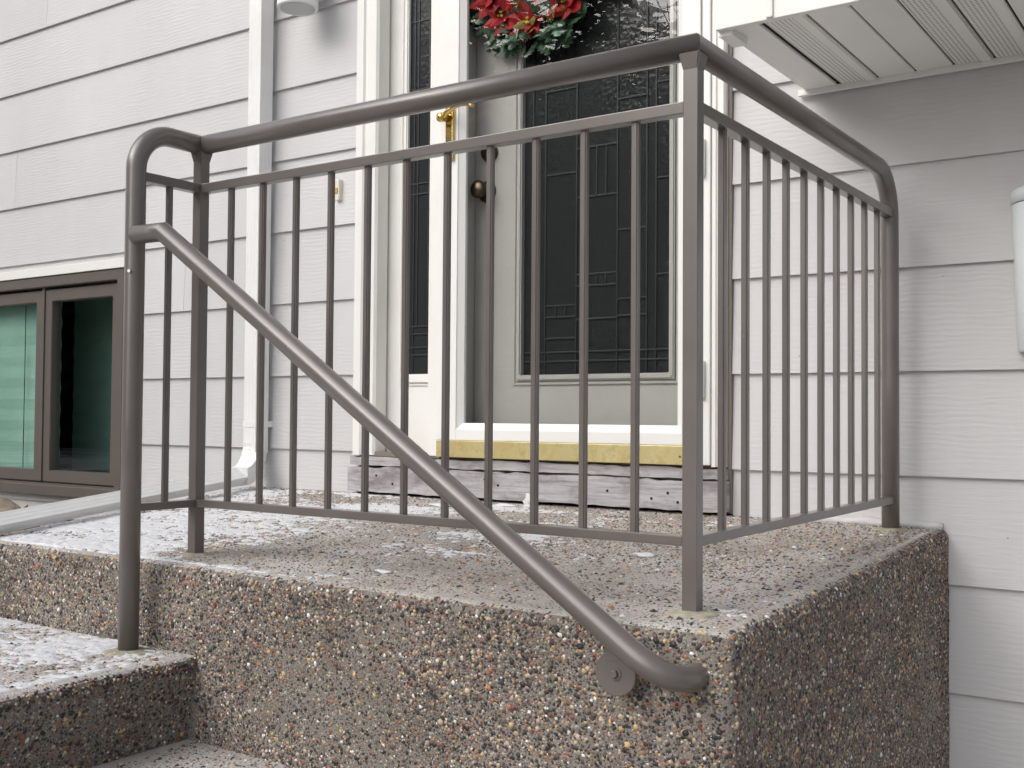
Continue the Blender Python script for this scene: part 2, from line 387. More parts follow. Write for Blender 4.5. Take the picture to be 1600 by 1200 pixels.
# pebbles: real stones bedded in the faces
ico = bmesh.new(); bmesh.ops.create_icosphere(ico, subdivisions=1, radius=1)
IV = np.array([v.co[:] for v in ico.verts]); IF = np.array([[v.index for v in f.verts] for f in ico.faces]); ico.free()
OV = np.array([[1, 0, 0], [.5, .87, 0], [-.5, .87, 0], [-1, 0, 0], [-.5, -.87, 0], [.5, -.87, 0], [.1, .05, .8]]); OF = np.array([[i, (i + 1) % 6, 6] for i in range(6)])
PAL = np.array([(.012, .012, .016), (.030, .026, .028), (.075, .055, .045), (.15, .14, .13), (.26, .25, .23), (.46, .37, .25), (.32, .13, .06), (.17, .055, .045), (.50, .36, .29), (.56, .40, .15), (.80, .77, .71), (.20, .22, .17)])
PW = np.array([.24, .14, .11, .07, .08, .10, .08, .06, .05, .04, .03, .02]); PW = PW / PW.sum()
def pebbles(name, P, N, rmean, prot, lo=False, parent=stoop, label=None):
    n = len(P); V, Fc = (OV, OF) if lo else (IV, IF)
    r = np.clip(rmean * np.exp(RNG.normal(0, .40, n)), rmean * .45, rmean * 2.6)
    s = np.stack([r * RNG.uniform(.75, 1.3, n), r * RNG.uniform(.75, 1.15, n), r * RNG.uniform(.6, .95, n)], 1)
    N = N / np.linalg.norm(N, axis=1, keepdims=True)
    ref = RNG.normal(size=(n, 3)); T = np.cross(N, ref); T /= np.linalg.norm(T, axis=1, keepdims=True); B = np.cross(N, T)
    if not lo: N2 = N + RNG.normal(0, .35, (n, 3)); N2 /= np.linalg.norm(N2, axis=1, keepdims=True); T = np.cross(N2, ref); T /= np.linalg.norm(T, axis=1, keepdims=True); B = np.cross(N2, T)
    else: N2 = N
    c = P - N * (s[:, 2] * (1 - prot) if not lo else np.full(n, .0004))[:, None]
    loc = V[None] * (1 + RNG.normal(0, .10, (n, len(V), 1))) * s[:, None, :]
    W = c[:, None] + loc[..., :1] * T[:, None] + loc[..., 1:2] * B[:, None] + loc[..., 2:] * N2[:, None]
    nv = len(V); tris = (Fc[None] + (np.arange(n) * nv)[:, None, None]).reshape(-1, 3)
    me = bpy.data.meshes.new(name); me.vertices.add(n * nv); me.vertices.foreach_set('co', W.reshape(-1).astype(np.float32))
    me.loops.add(tris.size); me.loops.foreach_set('vertex_index', tris.reshape(-1).astype(np.int32))
    me.polygons.add(len(tris)); me.polygons.foreach_set('loop_start', np.arange(0, tris.size, 3, dtype=np.int32)); me.polygons.foreach_set('loop_total', np.full(len(tris), 3, np.int32))
    me.update(calc_edges=True); me.polygons.foreach_set('use_smooth', [True] * len(tris))
    col = PAL[RNG.choice(len(PAL), n, p=PW)] * RNG.uniform(.75, 1.3, (n, 1)); col = np.clip(col, 0, .85)
    ca = np.ones((n, nv, 4), np.float32); ca[..., :3] = col[:, None]
    at = me.attributes.new('Col', 'FLOAT_COLOR', 'POINT'); at.data.foreach_set('color', ca.reshape(-1))
    me.materials.append(M_PEB); me.validate()
    o = bpy.data.objects.new(name, me); return link(o, parent, kind='stuff', label=label)
def jgrid(u0, u1, v0, v1, sp):
    u, v = np.meshgrid(np.arange(u0, u1, sp), np.arange(v0, v1, sp), indexing='ij'); u = u.ravel(); v = v.ravel()
    return u + RNG.uniform(-.48, .48, len(u)) * sp, v + RNG.uniform(-.48, .48, len(v)) * sp
Ps, Ns = [], []
def add(P, N): Ps.append(P); Ns.append(np.broadcast_to(np.array(N, float), P.shape) if np.ndim(N) == 1 else N)
def thin(u, v, cell, seed, lo=.33):       # clumps and bald cement spots
    f = fbm(u, v, cell, seed); return RNG.random(len(u)) < np.clip((f - lo) * 4.5 + .45, .55, 1)
# front face
u, v = jgrid(-2.63, XR - .02, -.46, -.022, .0051); k = thin(u, v, .22, 5) & ~((u < -1.79) & (v < -.185)) & ~((u > -1.79) & (u < -1.52) & (v < -.357)); u, v = u[k], v[k]
add(np.stack([u, np.full_like(u, YF), v], 1), (0, -1, 0))
# right face
u, v = jgrid(YF + .022, -.002, -.62, .03, .0055); k = thin(u, v, .25, 9) & (v < zl(u) - .022); u, v = u[k], v[k]
add(np.stack([np.full_like(u, XR), u, v], 1), (1, 0, 0))
# first risers
for kk, (y0, zlo, sp) in enumerate(((-2.3, TZ[1], .0060), (-2.0, TZ[2], .009))):
    u, v = jgrid(y0, YF, zlo + .004, TZ[kk] - .02, sp); xx = NOSE[kk] - LEAN * (TZ[kk] - v)
    add(np.stack([xx, u, v], 1), (1, 0, 0))
# rounded edges
RB = .024
def edge_arc(u, ang): return RB * np.sin(ang), RB * (1 - np.cos(ang))
u, a_ = jgrid(-2.62, XR - .02, .10, 1.5, .0056); a_ = RNG.uniform(.25, 1.55, len(u))[:len(u)]
u = RNG.uniform(-2.62, XR - .02, int(2 * .036 / .0058 ** 2 * 1.0)); a_ = np.arccos(np.clip(RNG.uniform(0, 1, len(u)), 0, .93))
add(np.stack([u, np.full_like(u, YF) + RB * (1 - np.sin(a_)), zl(YF) - RB * (1 - np.cos(a_))], 1), np.stack([0 * u, -np.sin(a_), np.cos(a_)], 1))
u = RNG.uniform(YF + .02, -.005, int(1.26 * .036 / .0058 ** 2)); a_ = np.arccos(np.clip(RNG.uniform(0, 1, len(u)), 0, .93))
add(np.stack([XR - RB * (1 - np.sin(a_)), u, zl(u) - RB * (1 - np.cos(a_))], 1), np.stack([np.sin(a_), 0 * u, np.cos(a_)], 1))
u = RNG.uniform(-.5, -.02, int(.48 * .036 / .0058 ** 2)); a_ = RNG.uniform(0, math.pi / 2, len(u))
add(np.stack([XR - RB * (1 - np.sin(a_)), YF + RB * (1 - np.cos(a_)), u], 1), np.stack([np.sin(a_), -np.cos(a_), 0 * u], 1))
u = RNG.uniform(-2.2, YF, int(.9 * .030 / .0058 ** 2)); a_ = np.arccos(np.clip(RNG.uniform(0, 1, len(u)), 0, .93))
add(np.stack([NOSE[0] - .02 * (1 - np.sin(a_)), u, TZ[0] - .02 * (1 - np.cos(a_))], 1), np.stack([np.sin(a_), 0 * u, np.cos(a_)], 1))
pebbles('pebble_aggregate', np.concatenate(Ps), np.concatenate(Ns), .0026, .56)
# worn stones showing in the top surfaces
Ps, Ns = [], []
u, v = jgrid(-3.05, XR - .03, YF + .03, -.004, .0066); k = (u > -3.08 - v * .345 + .03) & thin(u, v, .35, 21, .42); u, v = u[k], v[k]
add(np.stack([u, v, zl(v)], 1), (0, -LS, 1))
u, v = jgrid(-2.7, NOSE[0] - .025, -2.0, YF, .0075); k = thin(u, v, .3, 22, .45); u, v = u[k], v[k]; add(np.stack([u, v, np.full_like(u, TZ[0])], 1), (0, 0, 1))
u, v = jgrid(NOSE[0], NOSE[1] - .025, -1.75, YF, .0070); add(np.stack([u, v, np.full_like(u, TZ[1])], 1), (0, 0, 1))
PW0 = PW; PW = np.array([.10, .08, .12, .14, .16, .14, .08, .05, .07, .03, .02, .01]); PW = PW / PW.sum()
pebbles('worn_pebbles', np.concatenate(Ps), np.concatenate(Ns), .0024, .3, True)
PW = PW0

# thin snow lying in the hollows of the tops
def snow_sheet(name, x0, x1, y0, y1, zf, mask, sp, label):
    X = np.arange(x0, x1, sp); Y = np.arange(y0, y1, sp); A, B = np.meshgrid(X, Y, indexing='ij')
    h = mask(A, B) + (vnoise(A, B, .016, 77) - .5) * .0060 + (vnoise(A, B, .0065, 78) - .5) * .0090
    h = np.minimum(h, .0030 + .3 * np.maximum(h - .0030, 0))
    Z = zf(B) + h; ny = len(Y); idx = np.arange(A.size).reshape(A.shape)
    ok = (h[:-1, :-1] > -.0012) | (h[1:, :-1] > -.0012) | (h[:-1, 1:] > -.0012) | (h[1:, 1:] > -.0012)
    qd = np.stack([idx[:-1, :-1], idx[1:, :-1], idx[1:, 1:], idx[:-1, 1:]], -1)[ok]
    used, inv = np.unique(qd, return_inverse=True); qd = inv.reshape(qd.shape)
    V = np.stack([A, B, Z], -1).reshape(-1, 3)[used]
    return mesh_obj(name, V.tolist(), qd.tolist(), M_SNOW, None, True, kind='stuff', label=label, cat='snow')
def m_land(A, B):
    f = fbm(A * .55, B * 1.25, .20, 41, 5)
    left = np.clip((-A - 1.72) / .75, 0, 1) ; lip = np.clip((-B - .35) / .5, 0, 1)
    g = f - .640 - .32 * np.clip((A + 1.45) / .5, 0, 1) + .19 * left * np.clip((-B - .1) / .45, 0, 1) + .030 * lip - .12 * np.clip((-B - 1.19) / .08, 0, 1)
    g = np.where(A < -3.06 - B * .345 + .02, -.5, g)
    g = np.where(B < YF + .022, -.5, g)
    return g * .019
snow_sheet('snow_dusting', -3.0, XR - .03, YF + .02, -.03, zl, m_land, .006, 'thin patchy white snow dusting the landing top under the railing')
def m_tread(A, B):
    f = fbm(A * .8, B, .18, 55, 5); g = f - .60 + .22 * np.clip((-A - 1.93) / .28, 0, 1)
    g = np.where(A > NOSE[0] - .03, -.5, g); return g * .019
snow_sheet('snow_dusting', -2.9, NOSE[0], -2.2, YF - .004, lambda B: np.full_like(B, TZ[0]), m_tread, .006, 'white snow layer on the upper step at the lower left')

X2, X3, Y1, Y3, Y4, ZT, ZM, ZBO = -1.938, -.7524, -1.3375, -1.1684, -.0665, .90, .802, .1127
def blob(name, c, rx, ry, h, m, parent=None, n=18, seed=0, **kw):
    rr = random.Random(seed); verts = [Vector((c[0], c[1], c[2] + h))]; faces = []
    for j, (f, z) in enumerate(((.45, .92), (.8, .5), (1.0, -.05), (1.02, -.6))):
        for k_ in range(n):
            a = 2 * math.pi * k_ / n; w = f * (1 + rr.uniform(-.13, .13)); verts.append(Vector((c[0] + rx * w * math.cos(a), c[1] + ry * w * math.sin(a), c[2] + h * (z + rr.uniform(-.08, .08)))))
    for k_ in range(n): faces.append((0, 1 + k_, 1 + (k_ + 1) % n))
    for j in range(3):
        for k_ in range(n):
            a = 1 + j * n; faces.append((a + k_, a + n + k_, a + n + (k_ + 1) % n, a + (k_ + 1) % n))
    return mesh_obj(name, verts, faces, m, parent, True, **kw)
for i, (x, y, z, s) in enumerate(((X2, Y1, TZ[0], .055), (X2, Y3, zl(Y3), .035), (X3, Y3, zl(Y3), .042), (X3, Y4, zl(Y4), .045))):
    blob('grout_patch', (x + .004, y - .006, z), s, s * .9, .0045, M_GROUT, stoop, seed=i)

plk = [(-.96 + .312 * i / 14, random.Random(i).uniform(.010, .019)) for i in range(15)]
mesh_obj('caulk_bead', [p for x, h in plk for p in ((x, -.016, zl(0) - .002), (x, -.008, zl(0) + h), (x, .012, zl(0) + h + .003), (x, .012, zl(0) - .002))], [(4 * i + k, 4 * i + 4 + k, 4 * i + 4 + (k + 1) % 4, 4 * i + (k + 1) % 4) for i in range(14) for k in range(4)] + [(0, 1, 2, 3), (59, 58, 57, 56)], M_SIDE, stoop, True)
# ------------------------------------------------------------------ railing
rail = thing('railing', (X3, Y3, zl(Y3)), 'brown-grey painted metal pipe railing with square pickets round the landing', 'railing')
PR = .0208
d1, d2 = Vector((0, 1, 0)), Vector((1, 0, 0))
rb = .085
path = [Vector((X2, Y1, TZ[0] - .03)), Vector((X2, Y1, .3)), Vector((X2, Y1, ZT - rb))] + arc((X2, Y1 + rb, ZT - rb), (0, -1, 0), (0, 0, 1), rb, 0, math.pi / 2, 12)[1:] + [Vector((X2, Y3, ZT))]
tube('post', path, PR, M_RAIL, rail, 24, end_n=d1 + d2)
tube('top_rail', [(X2, Y3, ZT), (-1.4, Y3, ZT), (X3, Y3, ZT)], PR, M_RAIL, rail, 24, start_n=d1 + d2, end_n=d2 + d1)
rb = .11
path = [Vector((X3, Y3, ZT)), Vector((X3, Y4 - rb, ZT))] + arc((X3, Y4 - rb, ZT - rb), (0, 0, 1), (0, 1, 0), rb, 0, math.pi / 2, 14)[1:] + [Vector((X3, Y4, .4)), Vector((X3, Y4, -.02))]
tube('post', path, PR, M_RAIL, rail, 24, start_n=d2 + d1)
def sqpost(x, y, z0, z1, w, name='post'):
    box(name, x - w, x + w, y - w, y + w, z0, z1, M_RAIL, rail, .0022, 2)
sqpost(X2, Y3, zl(Y3) - .02, ZT - .012, .0127); sqpost(X3, Y3, zl(Y3) - .02, ZT - .012, .0127)
for x in (X2, X3):      # flared welds under the pipe
    bm = bmesh.new(); z0, z1 = ZT - .040, ZT - .012; a, b = .0128, .0185
    v = [bm.verts.new((x + sx * w, Y3 + sy * w, z)) for z, w in ((z0, a), (z1, b)) for sx, sy in ((-1, -1), (1, -1), (1, 1), (-1, 1))]
    for k in range(4): bm.faces.new((v[k], v[(k + 1) % 4], v[4 + (k + 1) % 4], v[4 + k]))
    bm.faces.new(v[:4]); bm.faces.new(v[4:]); bmesh.ops.bevel(bm, geom=bm.edges[:], offset=.002, segments=2, affect='EDGES')
    bm_obj('weld_collar', bm, M_RAIL, rail)
hm, hb, wd = .0098, .0082, .0118
for z, h, nm in ((ZM, hm, 'middle_rail'), (ZBO, hb, 'bottom_rail')):
    box(nm, X2 + .0127, X3 - .0127, Y3 - wd, Y3 + wd, z - h, z + h, M_RAIL, rail, .0018)
    box(nm, X3 - wd, X3 + wd, Y3 + .0127, Y4 - .012, z - h, z + h, M_RAIL, rail, .0018)
    box(nm, X2 - wd, X2 + wd, Y1 + .012, Y3 - .0127, z - h, z + h, M_RAIL, rail, .0018)
pk = None
def picket(x, y):
    global pk
    w = .0064; z0, z1 = ZBO + hb - .001, ZM - hm + .001
    if pk is None:
        bm = bmesh.new(); bm_box(bm, -w, w, -w, w, z0, z1); bmesh.ops.bevel(bm, geom=[e for e in bm.edges if abs(e.verts[0].co.z - e.verts[1].co.z) > .1], offset=.0024, segments=3, affect='EDGES')
        pk = bm_obj('picket', bm, M_RAIL, rail); pk.location = (x, y, 0); return
    o = pk.copy(); COL.objects.link(o); o.location = (x, y, 0)
for i in range(11): picket(-1.8385 + .0983 * i, Y3)
for i in range(10): picket(X3, -1.055 + .0982 * i)
picket(X2, -1.253)
# stair handrail
HY = -1.3565
slope0 = Vector((-1.823, HY, .6715)); slope1 = Vector((-.775, HY, -.020)); sdir = (slope1 - slope0).normalized()
b0 = slope1; b1 = slope1 + sdir * .062; b2 = Vector((-.688, HY - .002, -.069)); b3 = Vector((-.690, YF + .01, -.068))
bend = [b0 * (1 - t_) ** 3 + b1 * 3 * t_ * (1 - t_) ** 2 + b2 * 3 * t_ * t_ * (1 - t_) + b3 * t_ ** 3 for t_ in [k_ / 18 for k_ in range(19)]]
hpath = [Vector((X2 + .028, HY, .6730)), slope0] + bend
hr = tube('handrail', hpath, .0192, M_RAIL, rail, 28, label='sloping pipe handrail running down beside the steps')
bc = Vector((-.803, -1.322, -.0725))
disc = lathe('bracket_disc', [(.0325, -.0035), (.0338, -.0025), (.0338, .0025), (.0325, .0035)], bc, (0, 1, 0), M_RAIL, hr, 40)
lathe('standoff', [(.013, 0), (.013, .036)], bc, (0, 1, 0), M_RAIL, hr, 20)
lathe('washer', [(.0105, -.0052), (.0105, -.0034)], bc, (0, 1, 0), M_RAIL, hr, 24)
lathe('bolt_head', [(.0056, -.0105), (.0064, -.0095), (.0064, -.005)], bc, (0, 1, 0), M_RAIL, hr, 6)
box('bracket_tab', -.820, -.795, -1.326, -1.320, -.056, -.005, M_RAIL, hr, .001)
lathe('set_screw', [(.0035, 0), (.0035, .004)], (X2 + .012, Y1 - .0205, .60), (.35, -1, 0), mat('bare_steel', (.6, .6, .6), .3, 1), rail, 8)

# ------------------------------------------------------------------ house
house = thing('house', (-2.0, .1, -.9), 'house front clad in pale grey lap siding with white door trim', 'house')
def board(xa, xb, n0, n1, za, zb):
    """lap board whose course runs n0..n1, cut to za..zb: foot proud, head set back"""
    f = lambda z: .011 * (z - n0) / (n1 - n0)
    ya, yb = f(za), f(zb)
    v = []
    for x in (xa, xb): v += [(x, ya, za), (x, yb, zb), (x, yb + .009, zb), (x, ya + .009, za)]
    mesh_obj('siding_board', v, [(0, 1, 2, 3)[::-1], (4, 5, 6, 7), (0, 4, 5, 1), (1, 5, 6, 2), (2, 6, 7, 3), (3, 7, 4, 0)], M_SIDE, house)
WX0, WX1, WZ0, WZ1 = -5.60, -3.80, -.045, .925
SL, SR = .25898, .25578
zL = lambda n: .30893 + (n + .51909) * SL
zR = lambda n: .30893 + (n + .45034) * SR
JO = {2: [-3.73], 3: [-4.62], 5: [-5.4], 1: [-3.45], 4: [-6.1], 6: [-4.4], 0: [-6.2], -1: [-6.5]}
def lay(xa, xb, n0, n1, za, zb, joints=()):
    cuts = [xa] + sorted(j for j in joints if xa + .1 < j < xb - .1) + [xb]
    for a, b in zip(cuts, cuts[1:]): board(a + (.0008 if a != xa else 0), b - (.0008 if b != xb else 0), n0, n1, za, zb)
for n in range(-3, 8):
    a, b = zL(n), zL(n + 1) + .018
    if b < -.14: continue
    za = max(a, -.142); zt = zL(n + 1) + .018
    if zt <= WZ0 or za >= WZ1: lay(-8, -2.5365, a, zL(n + 1), za, zt, JO.get(n, ()))
    else:
        lay(-8, WX0, a, zL(n + 1), za, zt); lay(WX1, -2.5365, a, zL(n + 1), za, zt, JO.get(n, ()))
        if za < WZ0: lay(WX0, WX1, a, zL(n + 1), za, WZ0)
        if zt > WZ1: lay(WX0, WX1, a, zL(n + 1), WZ1, zt, JO.get(n, ()))
for n in range(-6, 8):
    a = zR(n)
    lay(-1.188, 3.2, a, zR(n + 1), max(a, -1.0), zR(n + 1) + .018, {-1: [.9], 2: [.4], -3: [1.3], 4: [.2]}.get(n, ()))
for (x0, x1, z0, z1) in ((-8, WX0, -1.2, 2.6), (WX1, -2.45, -1.2, 2.6), (WX0, WX1, WZ1, 2.6), (WX0, WX1, -1.2, WZ0), (-1.22, 3.2, -1.2, 2.6), (-2.45, -1.22, -1.2, .05), (-2.45, -1.22, 2.25, 2.6)):
    box('sheathing', x0, x1, .0225, .16, z0, z1, M_DARK if z1 > .04 else M_WOOD, house)

# casings and jambs
def casing(x0, x1, z0, z1, y=-.03):
    w = x1 - x0
    prof = [(0, 0.03), (0, y + .004), (.003, y), (w * .34, y), (w * .40, y + .007), (w * .52, y + .007), (w * .58, y + .002), (w * .92, y + .002), (w, y + .010), (w, .03)]
    v = [(x0 + a, b, z) for z in (z0, z1) for a, b in prof]; m_ = len(prof)
    fs = [(i, (i + 1) % m_, m_ + (i + 1) % m_, m_ + i) for i in range(m_)] + [tuple(range(m_))[::-1], tuple(range(m_, 2 * m_))]
    mesh_obj('casing', v, fs, M_TRIM, house)
casing(-2.536, -2.440, .174, 2.3)
casing(-1.236, -1.199, .174, 2.3)
box('jamb', -2.470, -2.4475, -.012, .06, .174, 2.3, M_JAMB, house)
box('corner_bead', -1.1985, -1.1885, -.004, .02, .05, 2.3, M_LIP, house)
box('mullion', -2.216, -2.170, -.026, .06, .178, 2.25, M_TRIM, house, .003)
box('threshold', -2.452, -2.170, -.022, .06, .170, .186, M_LIP, house, .002)
box('door_jamb', -2.168, -2.105, .012, .10, .20, 2.25, M_DOOR, house)
box('door_jamb', -1.345, -1.27, .012, .10, .20, 2.25, M_DOOR, house)
box('threshold', -2.168, -1.24, -.012, .10, .150, .196, M_BRONZE, house, .003)
# weathered boards below the door
def plank(name, x0, x1, y0, y1, z0, z1, seed, rag=.006):
    rr = random.Random(seed); n = 40; v = []; f = []
    for i in range(n + 1):
        x = x0 + (x1 - x0) * i / n; dt, db = rr.uniform(-rag, rag * .3), rr.uniform(-rag * .2, rag * .4)
        v += [(x, y0, z0 + db), (x, y0, z1 + dt), (x, y1, z1 + dt), (x, y1, z0 + db)]
        if i:
            b = 4 * i - 4
            for k in range(4): f.append((b + k, b + 4 + k, b + 4 + (k + 1) % 4, b + (k + 1) % 4))
    f += [(0, 1, 2, 3), (4 * n + 3, 4 * n + 2, 4 * n + 1, 4 * n)]
    return mesh_obj(name, v, f, M_WOOD, house)
plank('sill_board', -2.545, -1.196, -.028, .03, .1400, .170, 2)
sb = plank('sill_board', -2.548, -1.192, -.036, .03, .053, .1362, 3)
for (x, z) in ((-2.42, .108), (-2.35, .083), (-2.31, .092), (-1.98, .112), (-1.93, .096), (-1.55, .097), (-1.41, .082), (-1.36, .099), (-1.27, .086), (-1.33, .075)):
    lathe('nail_head', [(.0042, 0), (.0036, .0016)], (x, -.0362, z), (0, -1, 0), M_DARK, sb, 8)

# sidelight
side = link(bpy.data.objects.new('sidelight', None), house)
def frame_ring(name, x0, x1, z0, z1, w, y0, y1, m, parent, bev=.003, bot=None):
    """mitred four-sided frame: outer x0..x1,z0..z1, face width w, from y0 (front) to y1"""
    bm = bmesh.new(); O = [(x0, z0), (x1, z0), (x1, z1), (x0, z1)]; b = bot or w
    I = [(x0 + w, z0 + b), (x1 - w, z0 + b), (x1 - w, z1 - w), (x0 + w, z1 - w)]
    fo = [bm.verts.new((x, y0, z)) for x, z in O]; fi = [bm.verts.new((x, y0, z)) for x, z in I]; bo = [bm.verts.new((x, y1, z)) for x, z in O]; bi = [bm.verts.new((x, y1, z)) for x, z in I]
    for k in range(4):
        j = (k + 1) % 4
        bm.faces.new((fo[k], fo[j], fi[j], fi[k])); bm.faces.new((bo[j], bo[k], bi[k], bi[j])); bm.faces.new((fo[j], fo[k], bo[k], bo[j])); bm.faces.new((fi[k], fi[j], bi[j], bi[k]))
    if bev: bmesh.ops.bevel(bm, geom=[e for e in bm.edges if abs(e.verts[0].co.y - y0) < 1e-6 and abs(e.verts[1].co.y - y0) < 1e-6], offset=bev, segments=2, affect='EDGES')
    return bm_obj(name, bm, m, parent)
SG = (-2.356, -2.242, .446, 2.02)
frame_ring('sidelight_panel', -2.449, -2.212, .186, 2.25, .0, .04, .06, M_TRIM, side, 0) if False else None
for (x0, x1, z0, z1) in ((-2.449, SG[0] - .004, .186, 2.25), (SG[1] + .004, -2.212, .186, 2.25), (SG[0] - .004, SG[1] + .004, .186, SG[2] - .004), (SG[0] - .004, SG[1] + .004, SG[3] + .004, 2.25)):
    box('sidelight_panel', x0, x1, .040, .07, z0, z1, M_TRIM, side)
frame_ring('glass_moulding', SG[0] - .020, SG[1] + .018, SG[2] - .034, SG[3] + .03, .018, .030, .041, M_TRIM, side, .004, .030)
frame_ring('glass_moulding', SG[0] - .033, SG[1] + .026, SG[2] - .043, SG[3] + .04, .008, .035, .041, M_TRIM, side, .002)
box('pane', SG[0] - .003, SG[1] + .003, .046, .052, SG[2] - .003, SG[3] + .003, M_LEADGL, side)
def came(parent, y, x0, z0, x1, z1, w=.0026):
    if abs(x1 - x0) > abs(z1 - z0): box('lead_came', x0, x1, y - .003, y + .003, z0 - w, z0 + w, M_CAME, parent, .0012)
    else: box('lead_came', x0 - w, x0 + w, y - .0033, y + .0027, z0, z1, M_CAME, parent, .0012)
for x in (-2.338, -2.322, -2.276, -2.262): came(side, .046, x, .60 if x in (-2.322, -2.276) else SG[2], x, SG[3])
for z in (.505, .53, .575, .60, 1.04, 1.075, 1.35, 1.39, 1.62, 1.80): came(side, .046, SG[0], z, SG[1], z)

# entry door behind the storm door
ed = link(bpy.data.objects.new('entry_door', None), house)
DY = .072; DG = (-1.914, -1.412, .438, 1.98)
for (x0, x1, z0, z1) in ((-2.103, DG[0] - .004, .2, 2.23), (DG[1] + .004, -1.347, .2, 2.23), (DG[0] - .004, DG[1] + .004, .2, DG[2] - .004), (DG[0] - .004, DG[1] + .004, DG[3] + .004, 2.23)):
    box('door_slab', x0, x1, DY, DY + .045, z0, z1, M_DOOR, ed)
frame_ring('glass_moulding', DG[0] - .022, DG[1] + .022, DG[2] - .022, DG[3] + .022, .018, DY - .012, DY + .001, M_DOOR, ed, .004)
frame_ring('glass_moulding', DG[0] - .036, DG[1] + .034, DG[2] - .036, DG[3] + .036, .009, DY - .006, DY + .001, M_DOOR, ed, .002)
box('pane', DG[0] - .003, DG[1] + .003, DY + .008, DY + .014, DG[2] - .003, DG[3] + .003, M_LEADGL, ed)
cy_ = DY + .0075
for x in (-1.884, -1.838, -1.726, -1.585, -1.487, -1.457): came(ed, cy_, x, DG[2], x, DG[3], .0028)
for (xa, xb, zs) in ((DG[0], DG[1], (.474, .502, 1.86)), (-1.838, -1.726, (.545, .61, .645, 1.05, 1.31)), (-1.726, -1.585, (.60, .70, .735, .97, 1.12, 1.36)), (-1.585, -1.487, (.605, .655, .86, 1.20, 1.25)), (-1.457, DG[1], (.72, 1.0, 1.28, 1.5))):
    for z in zs: came(ed, cy_, xa, z, xb, z, .0028)
for x in (-1.688, -1.656, -1.624): came(ed, cy_, x, .70, x, .735); came(ed, cy_, x, .97, x, 1.12)
for x in (-1.80, -1.765): came(ed, cy_, x, .61, x, .645)
lathe('door_knob', [(.034, 0), (.035, -.004), (.030, -.008), (.013, -.012), (.011, -.028), (.020, -.034), (.028, -.046), (.028, -.056), (.018, -.064), (.002, -.066)], (-2.056, DY, 1.024), (0, 1, 0), M_BRONZE, ed, 28)
lathe('deadbolt', [(.030, 0), (.030, -.010), (.026, -.018), (.012, -.020), (.002, -.020)], (-2.045, DY, 1.147), (0, 1, 0), M_BRONZE, ed, 28)

# storm door
sd_ = link(bpy.data.objects.new('storm_door', None), house)
SX0, SX1, SXi0, SXi1, SZ0, SZi, SZ1 = -2.168, -1.264, -2.073, -1.338, .230, .287, 2.2
def stile(name, x0, x1, z0, z1): box(name, x0, x1, -.040, -.008, z0, z1, M_STORM, sd_, .003)
stile('stile', SX0, SXi0 - .018, SZ0, SZ1); stile('stile', SXi1 + .018, SX1, SZ0, SZ1)
box('bottom_rail', SXi0 - .019, SXi1 + .019, -.0395, -.008, SZ0, SZi - .022, M_STORM, sd_, .003)
box('top_rail', SXi0 - .019, SXi1 + .019, -.0395, -.008, SZ1 - .09, SZ1, M_STORM, sd_, .003)
def bead(x0, x1, z0, z1):       # sloped glazing bead
    O = [(x0, z0), (x1, z0), (x1, z1), (x0, z1)]; w = .019; I = [(x0 + w, z0 + w), (x1 - w, z0 + w), (x1 - w, z1 - w), (x0 + w, z1 - w)]
    Fv = [(x, -.037, z) for x, z in O] + [(x, -.022, z) for x, z in I] + [(x, -.010, z) for x, z in I] + [(x, -.010, z) for x, z in O]
    fs = []
    for k in range(4):
        j = (k + 1) % 4; fs += [(k, j, 4 + j, 4 + k), (4 + k, 4 + j, 8 + j, 8 + k), (8 + k, 8 + j, 12 + j, 12 + k), (12 + k, 12 + j, j, k)]
    mesh_obj('glazing_bead', Fv, fs, M_STORM, sd_)
bead(SXi0 - .019, SXi1 + .019, SZi - .022, SZ1 - .09)
box('pane', SXi0 - .004, SXi1 + .004, -.0175, -.0135, SZi - .004, SZ1 - .11, M_GLASS, sd_)
box('door_sweep', SX0 + .002, SX1 - .002, -.043, -.014, .177, .2295, M_SWEEP, sd_, .002)
for x in (-1.62, -1.32, -1.95): lathe('sweep_screw', [(.004, 0), (.003, .002)], (x, -.0432, .20), (0, -1, 0), M_BRASS, sd_, 10)
box('hinge_rail', -1.2625, -1.2375, -.034, .0, .178, 2.22, M_STORM, sd_, .004)
for z in (.36, .96, 1.50, 2.05): lathe('hinge', [(.0075, 0), (.008, .003), (.008, .097), (.0075, .10)], (-1.2575, -.042, z), (0, 0, 1), M_STORM, sd_, 14)
# lever handle
HX, HZ = -2.118, 1.235
pl = box('handle_plate', HX - .016, HX + .016, -.052, -.040, HZ - .125, HZ + .065, M_BRASS, sd_, .005, 3)
lp = [Vector((HX, -.05, HZ + .012)), Vector((HX, -.075, HZ + .012))] + [Vector((HX + .115 * k / 10, -.078 - .004 * math.sin(k / 10 * 3), HZ + .012 + .022 * math.sin(k / 10 * 2.6) )) for k in range(1, 11)]
tube('lever', lp, [.009, .009] + [.0085 - .0003 * k for k in range(10)], M_BRASS, sd_, 14)
lathe('lever_boss', [(.004, -.036), (.013, -.033), (.016, -.022), (.013, -.010), (.011, 0)], (HX - .006, -.052, HZ + .010), (.45, 1, .1), M_BRASS, sd_, 18)

